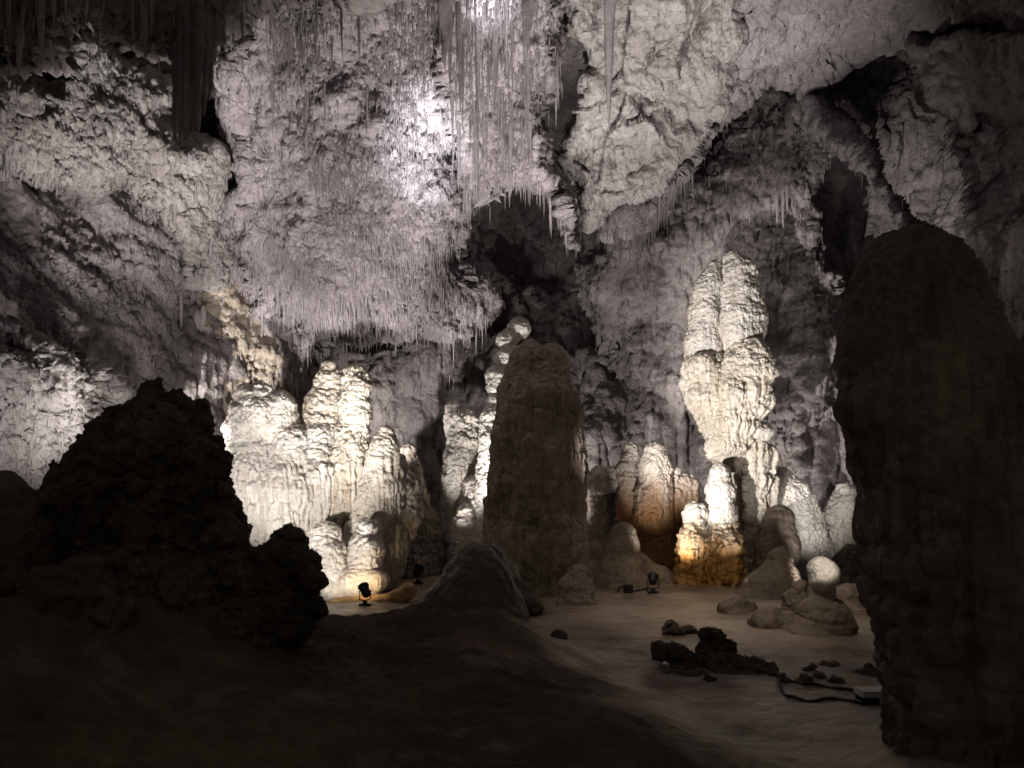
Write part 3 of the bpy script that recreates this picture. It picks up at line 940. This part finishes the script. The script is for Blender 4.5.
body('spire', [ch(Y, (719, 474, 9), (719, 492, 12), (719, 515, 14), (719, 530, 14))], M_WHITE, e, seed=69, pa=0.04, pc=0.13, lump=0.03)
body('skirt', [ch(Y, (719, 528, 16), (712, 545, 22), (710, 570, 22), (710, 600, 22)), ch(Y - 0.2, (695, 515, 9), (694, 540, 12), (696, 600, 13))], M_SKIRT, e, seed=70, pa=0.07, pc=0.16, zsplit=zpx(535, Y), fa=0.15, fw=0.14)
Y = 22.4
form('stalagmite', 'broad white ruffled stalagmite with a rounded top right of the tallest one', 'stalagmite', [ch(Y, (778, 484, 14), (786, 505, 24), (790, 540, 30), (790, 580, 34)), ch(Y, (806, 510, 10), (808, 545, 14))], M_WHITE, seed=71, pa=0.06, pc=0.13, lump=0.08, zs=1.1)
form('stalagmite', 'ragged white stalagmite half hidden behind the black column', 'stalagmite', [ch(22.6, (846, 494, 7), (846, 515, 15), (848, 545, 20), (850, 590, 22)), ch(22.6, (834, 520, 8))], M_WHITE, seed=72, pa=0.09, pc=0.18, lump=0.09)
form('stalagmite', 'tall dark rounded stalagmite standing before the ruffled white one', 'stalagmite', [ch(20.4, (778, 520, 14), (777, 545, 19), (775, 585, 22))], M_MOUND, seed=73, pa=0.03, fa=0.03)  # darker stone colour stands in for its unlit front
form('stalagmite', 'smooth dark bell shaped stalagmite on the flowstone floor', 'stalagmite', [ch(18.6, (780, 560, 12), (778, 578, 19), (772, 596, 30), (766, 612, 40))], M_MOUND, seed=74, pa=0.02, fa=0.02, lump=0.03)
form('rock_heap', 'dark rough rock heap in the shade right of the white mushroom knob', 'rock', [ch(20.5, (852, 560, 14), (848, 585, 18)), ch(20.5, (836, 575, 10), (836, 590, 14))], M_DARKR, seed=75, pa=0.06, lump=0.1)

# -- the knobs on the floor at the right
Y = 13.5
e = empty('stalagmite', at(822, 606, Y), 'white mushroom shaped knob stalagmite standing on a low brown dome', 'stalagmite')
body('cap', [ch(Y, (820, 570, 12), (823, 578, 14)), ch(Y, (828, 572, 10))], M_CREAM, e, seed=76, pa=0.012, pc=0.1, lump=0.03, h=0.02, fa=0.0, low=0.03)
body('neck', [ch(Y, (824, 584, 11), (826, 594, 8), (826, 612, 9))], M_WARM, e, seed=77, pa=0.01, fa=0.02, lump=0.02, h=0.02, low=0.02)
form('stalagmite', 'low broad brown dome carrying the white mushroom knob', 'stalagmite', [ch(Y, (826, 616, 17), (826, 624, 26), (822, 640, 36))], M_MOUND, seed=78, pa=0.02, fa=0.02, h=0.025)
form('stalagmite', 'tiny tan stump stalagmite against the edge of the black column', 'stalagmite', [ch(16.6, (875, 583, 9), (874, 596, 10), (875, 612, 12))], M_TAN, seed=79, pa=0.03, h=0.028)
form('stalagmite', 'flat low tan dome behind the white mushroom knob', 'stalagmite', [ch(16.4, (850, 598, 12), (850, 608, 18))], M_TAN, seed=80, pa=0.02)
form('stalagmite', 'smooth dark low dome, leftmost on the open floor at the right', 'stalagmite', [ch(15.8, (738, 605, 9), (738, 612, 16)), ch(15.8, (726, 610, 9), (750, 610, 9))], M_MOUND, seed=81, pa=0.015, fa=0.0, lump=0.02)
form('stalagmite', 'low dark dome touching the left flank of the brown dome', 'stalagmite', [ch(14.0, (772, 614, 10), (768, 624, 20), (778, 632, 22))], M_MOUND, seed=82, pa=0.02, fa=0.0)
form('stalagmite', 'rough little brown cone between the low dark dome and the mushroom knob', 'stalagmite', [ch(14.8, (799, 588, 6), (798, 602, 10), (796, 620, 16))], M_MOUND, seed=83, pa=0.04)

# -- centre floor
e = empty('flowstone_mound', at(620, 590, 20.6), 'tan bell shaped flowstone mound behind the floor spotlight', 'flowstone')
body('dome', [ch(20.6, (622, 534, 12), (620, 550, 19), (618, 572, 26), (618, 594, 40))], M_TAN, e, seed=84, pa=0.02, fa=0.03, lump=0.03)
body('apron', [ch(20.4, (592, 556, 14), (586, 576, 22), (578, 600, 34)), ch(20.6, (640, 562, 9), (652, 582, 15), (668, 596, 16)), ch(20.3, (618, 580, 24), (618, 600, 32))], M_TAN, e, seed=85, pa=0.03, fa=0.02)
form('stalagmite', 'small rough cone stalagmite at the foot of the tan mound', 'stalagmite', [ch(17.2, (578, 572, 8), (577, 588, 13), (576, 606, 18))], M_GREY, seed=86, pa=0.04)
form('boulder', 'dark angular boulder right of the foreground dome', 'boulder', [ch(15.5, (529, 602, 8), (532, 606, 11), (524, 608, 9))], M_DARKR, seed=87, pa=0.03, lump=0.1, lumpf=2.4, fa=0)

# -- foreground dome
form('stalagmite', 'smooth dark dome stalagmite in the foreground swelling out of the ground', 'stalagmite',
     [ch(11.0, (477, 570, 21), (477, 588, 36), (475, 612, 48), (470, 640, 82))], M_MOUND, seed=88, pa=0.02, pc=0.12, fa=0.02, lump=0.05, h=0.03)
form('stalagmite', 'second dark dome just behind the foreground dome', 'stalagmite', [ch(12.4, (494, 560, 13), (495, 580, 22), (494, 620, 34))], M_MOUND, seed=89, pa=0.02, fa=0.02)

# -- left foreground mass
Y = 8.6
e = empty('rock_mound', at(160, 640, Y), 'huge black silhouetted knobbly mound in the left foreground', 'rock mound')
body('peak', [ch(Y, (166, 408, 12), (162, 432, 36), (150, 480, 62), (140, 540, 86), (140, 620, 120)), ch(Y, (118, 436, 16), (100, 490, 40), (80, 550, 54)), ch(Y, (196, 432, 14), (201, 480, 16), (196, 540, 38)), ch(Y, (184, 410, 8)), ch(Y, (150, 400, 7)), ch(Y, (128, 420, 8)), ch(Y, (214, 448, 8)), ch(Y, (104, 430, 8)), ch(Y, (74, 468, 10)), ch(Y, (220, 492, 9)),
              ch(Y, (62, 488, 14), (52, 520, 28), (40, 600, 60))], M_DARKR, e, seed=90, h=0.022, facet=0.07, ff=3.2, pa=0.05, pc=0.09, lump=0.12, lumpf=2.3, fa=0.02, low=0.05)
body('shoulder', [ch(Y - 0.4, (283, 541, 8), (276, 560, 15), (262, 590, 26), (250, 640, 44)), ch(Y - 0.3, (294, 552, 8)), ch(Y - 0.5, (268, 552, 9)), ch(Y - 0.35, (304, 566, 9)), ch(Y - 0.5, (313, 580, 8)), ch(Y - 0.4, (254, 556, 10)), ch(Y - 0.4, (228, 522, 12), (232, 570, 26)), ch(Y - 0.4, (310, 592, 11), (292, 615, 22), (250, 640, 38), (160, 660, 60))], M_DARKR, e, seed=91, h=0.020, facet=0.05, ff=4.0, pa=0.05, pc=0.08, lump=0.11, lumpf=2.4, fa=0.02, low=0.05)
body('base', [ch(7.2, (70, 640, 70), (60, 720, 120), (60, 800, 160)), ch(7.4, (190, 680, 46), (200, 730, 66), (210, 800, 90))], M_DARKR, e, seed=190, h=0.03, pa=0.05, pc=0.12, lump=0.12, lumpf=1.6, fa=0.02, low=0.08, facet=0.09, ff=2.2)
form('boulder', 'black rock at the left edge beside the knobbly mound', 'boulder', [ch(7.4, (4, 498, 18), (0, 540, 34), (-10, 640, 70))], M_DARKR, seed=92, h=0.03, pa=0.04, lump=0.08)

# -- right foreground column
Y = 6.8
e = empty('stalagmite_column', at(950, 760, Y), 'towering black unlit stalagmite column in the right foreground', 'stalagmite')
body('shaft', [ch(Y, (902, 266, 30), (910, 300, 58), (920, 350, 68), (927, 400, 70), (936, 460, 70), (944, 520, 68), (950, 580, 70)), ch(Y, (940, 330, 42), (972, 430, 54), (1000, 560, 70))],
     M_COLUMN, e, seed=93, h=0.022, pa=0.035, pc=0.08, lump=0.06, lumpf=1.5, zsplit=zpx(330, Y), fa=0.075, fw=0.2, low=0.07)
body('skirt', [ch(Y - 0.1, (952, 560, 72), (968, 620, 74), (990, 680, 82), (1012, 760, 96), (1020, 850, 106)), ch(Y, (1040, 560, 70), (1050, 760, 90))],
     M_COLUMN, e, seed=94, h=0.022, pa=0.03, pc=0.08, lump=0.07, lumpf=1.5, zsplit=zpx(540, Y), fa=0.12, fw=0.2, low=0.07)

# -- broken rocks on the floor
Yb = 10.6
e = empty('rock_pile', at(700, 680, Yb), 'pile of dark broken rock with an upright knob on the flowstone floor', 'rock pile')
body('upright_rock', [ch(Yb, (716, 640, 9), (714, 652, 13), (718, 668, 16)), ch(Yb, (706, 636, 6)), ch(Yb, (726, 646, 7))], M_RUBBLE, e, seed=95, h=0.018, pa=0.03, pc=0.06, lump=0.05, lumpf=4, fa=0, low=0.03, facet=0.05, ff=6)
body('slab', [ch(Yb, (660, 652, 8), (676, 656, 10)), ch(Yb, (686, 664, 12), (712, 672, 14)), ch(Yb - 0.2, (724, 666, 11), (744, 668, 9)), ch(Yb - 0.2, (756, 672, 8), (772, 674, 6)), ch(Yb - 0.5, (690, 682, 10), (720, 686, 11), (744, 684, 8))], M_RUBBLE, e, seed=96, h=0.018, pa=0.03, pc=0.06, lump=0.06, lumpf=4, fa=0, low=0.03, facet=0.05, ff=6)
for (px, py, r, Yy, lab, sd) in ((832, 674, 13, 10.6, 'dark jagged rock left of its neighbour by the black column', 97), (870, 680, 14, 10.2, 'dark jagged rock beside the pale topped box', 98),
                                 (672, 631, 7, 13.3, 'small flat dark stone beyond the broken rock pile', 99), (559, 640, 6, 12.6, 'tiny dark stone on the slope right of the foreground dome', 100),
                                 (690, 630, 4, 13.5, 'tiniest dark stone beside the flat one beyond the rock pile', 101)):
    form('rock', lab, 'rock', [ch(Yy, (px - r * 0.7, py + r * 0.2, r * 0.6), (px, py, r * 0.85), (px + r * 0.8, py + r * 0.4, r * 0.55)), ch(Yy, (px - r, py + r * 0.7, r * 0.5), (px + r, py + r * 0.8, r * 0.5))],
         M_RUBBLE, seed=sd, h=0.018 if r > 5 else 0.014, pa=0.025, pc=0.06, lump=0.06, lumpf=4.5, fa=0, low=0.02, k=0.04, facet=0.04, ff=7)


# loose broken stones scattered from the pile towards the column
STONES = []
for k in range(4):
    V, Q = sdf_mesh([[(-0.05, 0, 0.03, 0.06), (0.06, 0.02, 0.03, 0.05)], [(0, -0.03, 0.06, 0.05)]], 0.012, 0.02, lump=0.03, lumpf=8, seed=500 + k)
    V = drape(V, Q, pa=0.006, pc=0.03, fa=0, low=0.01, facet=0.025, ff=12, seed=510 + k)
    o = link_mesh('stone', V, Q, M_RUBBLE, origin=(0, 0, 0))
    STONES.append(o.data)
    bpy.data.objects.remove(o)
for k in range(26):
    t = random.random()
    px, py = 640 + 230 * t + random.gauss(0, 14), 662 + 22 * t + random.gauss(0, 9)
    Yd = CZ * F / (py - H0)
    x = (px - 512) / F * Yd
    o = bpy.data.objects.new('stone', STONES[k % 4])
    COL.objects.link(o)
    sc = random.choice((0.5, 0.6, 0.8, 0.9, 1.3, 1.8))
    o.location = (x, Yd, gz(x, Yd) - 0.01 * sc)
    o.scale = (sc * random.uniform(0.8, 1.5), sc, sc * random.uniform(0.6, 1.0))
    o.rotation_euler = (random.uniform(-0.3, 0.3), random.uniform(-0.3, 0.3), random.uniform(0, 6.28))
    tag(o, 'loose dark broken stone lying between the rock pile and the black column', 'stone', 'loose stones by the rock pile')

# ================================================================== LAMPS, CABLES
def tube(pts, r, sides=8):
    pts = [Vector(p) for p in pts]
    V, Q = [], []
    for i, p in enumerate(pts):
        d = (pts[min(i + 1, len(pts) - 1)] - pts[max(i - 1, 0)]).normalized()
        a = d.cross(Vector((0, 0, 1)))
        if a.length < 1e-3:
            a = Vector((1, 0, 0))
        a.normalize()
        b = d.cross(a)
        rr = r[i] if isinstance(r, (list, tuple)) else r
        for s in range(sides):
            t = s / sides * 2 * math.pi
            V.append(p + a * math.cos(t) * rr + b * math.sin(t) * rr)
    for i in range(len(pts) - 1):
        for s in range(sides):
            s2 = (s + 1) % sides
            Q.append([i * sides + s, i * sides + s2, (i + 1) * sides + s2, (i + 1) * sides + s])
    return np.array([tuple(v) for v in V]), np.array(Q)


def join(*ms):
    V, Q, n = [], [], 0
    for v, q in ms:
        V.append(v)
        Q.append(np.asarray(q) + n)
        n += len(v)
    return np.concatenate(V), np.concatenate(Q)


def box(c, s):
    v = np.array([[x, y, z] for x in (-1, 1) for y in (-1, 1) for z in (-1, 1)], float) * np.array(s) / 2 + np.array(c)
    q = np.array([[0, 1, 3, 2], [4, 6, 7, 5], [0, 4, 5, 1], [2, 3, 7, 6], [0, 2, 6, 4], [1, 5, 7, 3]])
    return v, q


def spotlight(px, py, Y, aim, size, label):
    """small black floor spotlight: round housing on a yoke and a foot; aim is a world point"""
    x, y, _ = at(px, py, Y)
    z = gz(x, y)
    e = empty('floor_spotlight', (x, y, z), label, 'spotlight', 'floor spotlights')
    s = size
    link_mesh('foot', *join(box((x, y, z + 0.03 * s), (0.30 * s, 0.24 * s, 0.06 * s)), box((x, y, z + 0.09 * s), (0.12 * s, 0.12 * s, 0.06 * s))), M_BLACK, e, smooth=False)
    c = Vector((x, y, z + 0.42 * s))
    d = (Vector(aim) - c).normalized()
    sd = d.cross(Vector((0, 0, 1))).normalized()
    p0 = Vector((x, y, z + 0.10 * s))
    link_mesh('yoke', *tube([p0 + Vector((0, 0, 0.02)), p0 + sd * 0.17 * s + Vector((0, 0, 0.08 * s)), c + sd * 0.17 * s], 0.018 * s), M_BLACK, e)
    link_mesh('bracket', *tube([p0 + Vector((0, 0, 0.02)), p0 - sd * 0.17 * s + Vector((0, 0, 0.08 * s)), c - sd * 0.17 * s], 0.018 * s), M_BLACK, e)
    prof = [(-0.22, 0.02), (-0.21, 0.08), (-0.15, 0.12), (0.10, 0.14), (0.12, 0.16), (0.17, 0.16), (0.172, 0.145), (0.13, 0.14)]
    link_mesh('housing', *tube([c + d * a * s for a, _ in prof], [r * s for _, r in prof], 18), M_BLACK, e)
    link_mesh('lens', *tube([c + d * 0.128 * s, c + d * 0.132 * s, c + d * 0.134 * s], [0.138 * s, 0.10 * s, 0.002], 18), M_GLASS, e)
    return c + d * 0.30 * s


LAMPS = {}
LAMPS['a'] = spotlight(365, 606, 16.6, at(310, 460, 19.4), 0.8, 'black floor spotlight on the orange ground before the left white stalagmites')
LAMPS['b'] = spotlight(418, 588, 20.4, at(470, 450, 23), 0.85, 'black floor spotlight left of the foreground dome in the shade')
LAMPS['c'] = spotlight(653, 590, 18.7, at(660, 500, 22.5), 0.85, 'black floor spotlight before the orange stalagmites')
x, y, _ = at(628, 592, 18.7)
e = empty('ballast_box', (x, y, gz(x, y)), 'small black electrical box lying left of the spotlight by the tan mound', 'electrical box')
link_mesh('box', *box((x, y, gz(x, y) + 0.10), (0.24, 0.18, 0.20)), M_BLACK, e, smooth=False)
link_mesh('conduit', *tube([(x - 0.1, y, gz(x, y) + 0.12), (x - 0.2, y, gz(x, y) + 0.16), (x - 0.26, y, gz(x, y) + 0.02)], 0.03), M_RUBBER, e)


def cable(name, pix, r, label, cat='cable'):
    P = []
    A = [pix[0]] + list(pix) + [pix[-1]]
    for k in range(1, len(A) - 2):
        for t in np.linspace(0, 1, 9)[:-1]:
            p0, p1, p2, p3 = (np.array(A[k + d], float) for d in (-1, 0, 1, 2))
            px, py = 0.5 * (2 * p1 + (p2 - p0) * t + (2 * p0 - 5 * p1 + 4 * p2 - p3) * t * t + (3 * p1 - p0 - 3 * p2 + p3) * t ** 3)
            Yd = CZ * F / (py - H0)
            for _ in range(4):
                zz = gz((px - 512) / F * Yd, Yd)
                Yd = (CZ - zz) * F / (py - H0)
            xx = (px - 512) / F * Yd
            P.append((xx, Yd, gz(xx, Yd) + r * 0.7 + 0.015 * math.sin(len(P) * 0.7)))
    return tag(link_mesh(name, *tube(P, r), M_RUBBER), label, cat)


cable('power_cable', [(648, 590), (640, 591), (634, 592), (630, 590)], 0.03, 'short black cable joining the spotlight to its electrical box')
cable('power_cable', [(776, 676), (800, 684), (830, 688), (862, 694)], 0.022, 'upper dark cable running from the rock pile to the pale topped box')
cable('power_cable', [(778, 680), (786, 696), (810, 702), (840, 700), (864, 706)], 0.022, 'lower looping dark cable right of the rock pile')
x, y, _ = at(873, 705, 8.6)
zt = zpx(690, 8.6)
e = empty('marker_box', (x, y, gz(x, y)), 'low dark box with a pale top strip at the foot of the black column', 'box')
link_mesh('box', *box((x, y, (zt + gz(x, y)) / 2 - 0.05), (0.32, 0.20, zt - gz(x, y) - 0.0)), M_BLACK, e, smooth=False)
link_mesh('top_strip', *box((x, y - 0.01, zt - 0.02), (0.35, 0.24, 0.07)), M_PALE, e, smooth=False)

# ================================================================== LIGHT: floor spotlights, hidden cave lamps and added unseen fill lamps
def spot(loc, aim, watt, ang, blend=0.6, col=(1, 0.93, 0.84), size=0.10):
    l = bpy.data.lights.new('lamp', 'SPOT')
    l.energy = watt
    l.spot_size = math.radians(ang)
    l.spot_blend = blend
    l.color = col
    l.shadow_soft_size = size
    o = bpy.data.objects.new('lamp', l)
    COL.objects.link(o)
    o.location = loc
    o.rotation_euler = (Vector(aim) - Vector(loc)).to_track_quat('-Z', 'Y').to_euler()
    return o


WARM, NEUT, COOL = (1.0, 0.86, 0.68), (1.0, 0.94, 0.90), (0.90, 0.93, 1.0)


def hid(px, Y, up=0.3):
    x = (px - 512) / F * Y
    return (x, Y, gz(x, Y) + up)


# left white group, from the visible spotlight and one hidden by the knobbly mound
spot(LAMPS['a'], at(372, 575, 18.2), 40, 120, 1.0, (1, 0.72, 0.42))
spot(hid(316, 15.7, 0.3), at(345, 545, 18.4), 260, 70, 1.0, NEUT)  # added unseen lamp for the small white domes
spot(LAMPS['a'], at(350, 370, 19.8), 330, 50, 0.9, NEUT)
spot(hid(190, 12.6, 0.6), at(310, 440, 19.6), 2700, 52, 0.8, NEUT)
spot(hid(448, 20.6, 0.3), at(470, 400, 23.3), 800, 50, 0.8, NEUT)
spot(hid(470, 20.9, 0.4), at(510, 345, 22.6), 1900, 46, 0.8, NEUT)
spot(LAMPS['c'], at(655, 455, 22.8), 600, 50, 1.0, NEUT)
# tall white group: one unseen lamp added behind the foreground domes, one at its foot
spot((-0.30, 13.3, 1.05), at(745, 390, 21.8), 9300, 40, 0.5, NEUT)
spot(hid(740, 18.4, 0.2), at(735, 420, 21.8), 220, 60, 0.9, NEUT)
spot(hid(806, 17.4, 0.2), at(800, 480, 22.4), 420, 46, 0.9, NEUT)
# ceiling washes, from behind the foreground crest
spot(hid(300, 15.0, 0.3), at(350, 205, 20.0), 4200, 66, 0.9, NEUT, 0.2)
spot(hid(480, 13.7, 0.2), at(530, 30, 16.2), 6500, 62, 0.9, NEUT, 0.2)
spot(hid(470, 14.6, 0.2), at(424, 158, 17.7), 17000, 14, 1.0, COOL, 0.1)
spot(hid(717, 11.7, 0.2), at(650, 50, 17.8), 5800, 50, 0.9, NEUT, 0.2)
spot(hid(560, 21.8, 0.3), at(620, 120, 20.0), 1800, 70, 0.9, NEUT, 0.2)
spot(hid(886, 18.5, 0.4), at(750, 150, 22), 1300, 60, 0.9, NEUT, 0.2)
spot(at(886, 496, 14.0), at(812, 512, 22.4), 1500, 22, 0.9, NEUT, 0.1)  # added unseen lamp behind the dark column, brightens the ruffled stalagmites
spot(LAMPS['c'], at(706, 525, 20.6), 420, 40, 0.9, WARM)
spot(hid(480, 13.7, 0.2), at(495, 18, 15.2), 20000, 7, 1.0, COOL, 0.05)
spot(at(895, 470, 10.0), at(822, 572, 13.5), 650, 9, 0.8, NEUT, 0.05)  # added unseen lamp, brightens the mushroom knob
spot(at(900, 440, 9.5), at(935, 235, 18.0), 600, 26, 0.9, NEUT, 0.15)  # added unseen lamp, brightens the pale diagonal rib
# back wall: unseen wash lamps added to lift it
spot(hid(545, 24.5, 0.3), at(620, 320, 30), 1500, 110, 0.9, NEUT, 0.2)
spot(hid(745, 24.8, 0.3), at(760, 280, 27), 800, 110, 0.9, NEUT, 0.2)
spot(at(386, 462, 20.9), at(402, 390, 25), 800, 84, 0.9, NEUT, 0.1)
# left wall, from behind the knobbly mound
spot(at(150, 520, 12.5), at(150, 130, 17.0), 4600, 46, 0.9, NEUT, 0.7)
spot(at(90, 500, 11.0), at(25, 390, 13), 330, 70, 0.9, NEUT, 0.15)
spot(at(120, 520, 12.5), at(100, 260, 18.0), 800, 70, 0.9, NEUT, 0.7)  # weak unseen wash added for the streaked wall
spot(hid(150, 17.0, 0.5), at(245, 340, 22.3), 6000, 34, 0.9, NEUT, 0.1)
# unseen overhead lamp added to wash the flowstone floor
spot(at(700, -60, 11.0), at(735, 600, 16), 1800, 46, 1.0, WARM, 0.4)

W = bpy.data.worlds.new('World')
SC.world = W
W.use_nodes = True
W.node_tree.nodes['Background'].inputs[0].default_value = (1.0, 0.88, 0.76, 1)
W.node_tree.nodes['Background'].inputs[1].default_value = 0.07

cam = bpy.data.cameras.new('camera')
co = bpy.data.objects.new('camera', cam)
COL.objects.link(co)
cam.lens = 26.0
cam.sensor_width = 36.0
cam.shift_y = (H0 - 384) / 1024
cam.clip_end = 300
co.location = (0, 0, CZ)
co.rotation_euler = (math.radians(90), 0, 0)
SC.camera = co
vs = SC.view_settings
SC.display_settings.display_device = 'sRGB'
vs.view_transform = 'Standard'
vs.look = 'None'
vs.exposure = 0
vs.gamma = 1
vs.use_curve_mapping = False
SC.render.engine = 'CYCLES'
SC.cycles.use_denoising = True
SC.cycles.max_bounces = 6
SC.cycles.diffuse_bounces = 4
SC.cycles.sample_clamp_indirect = 6
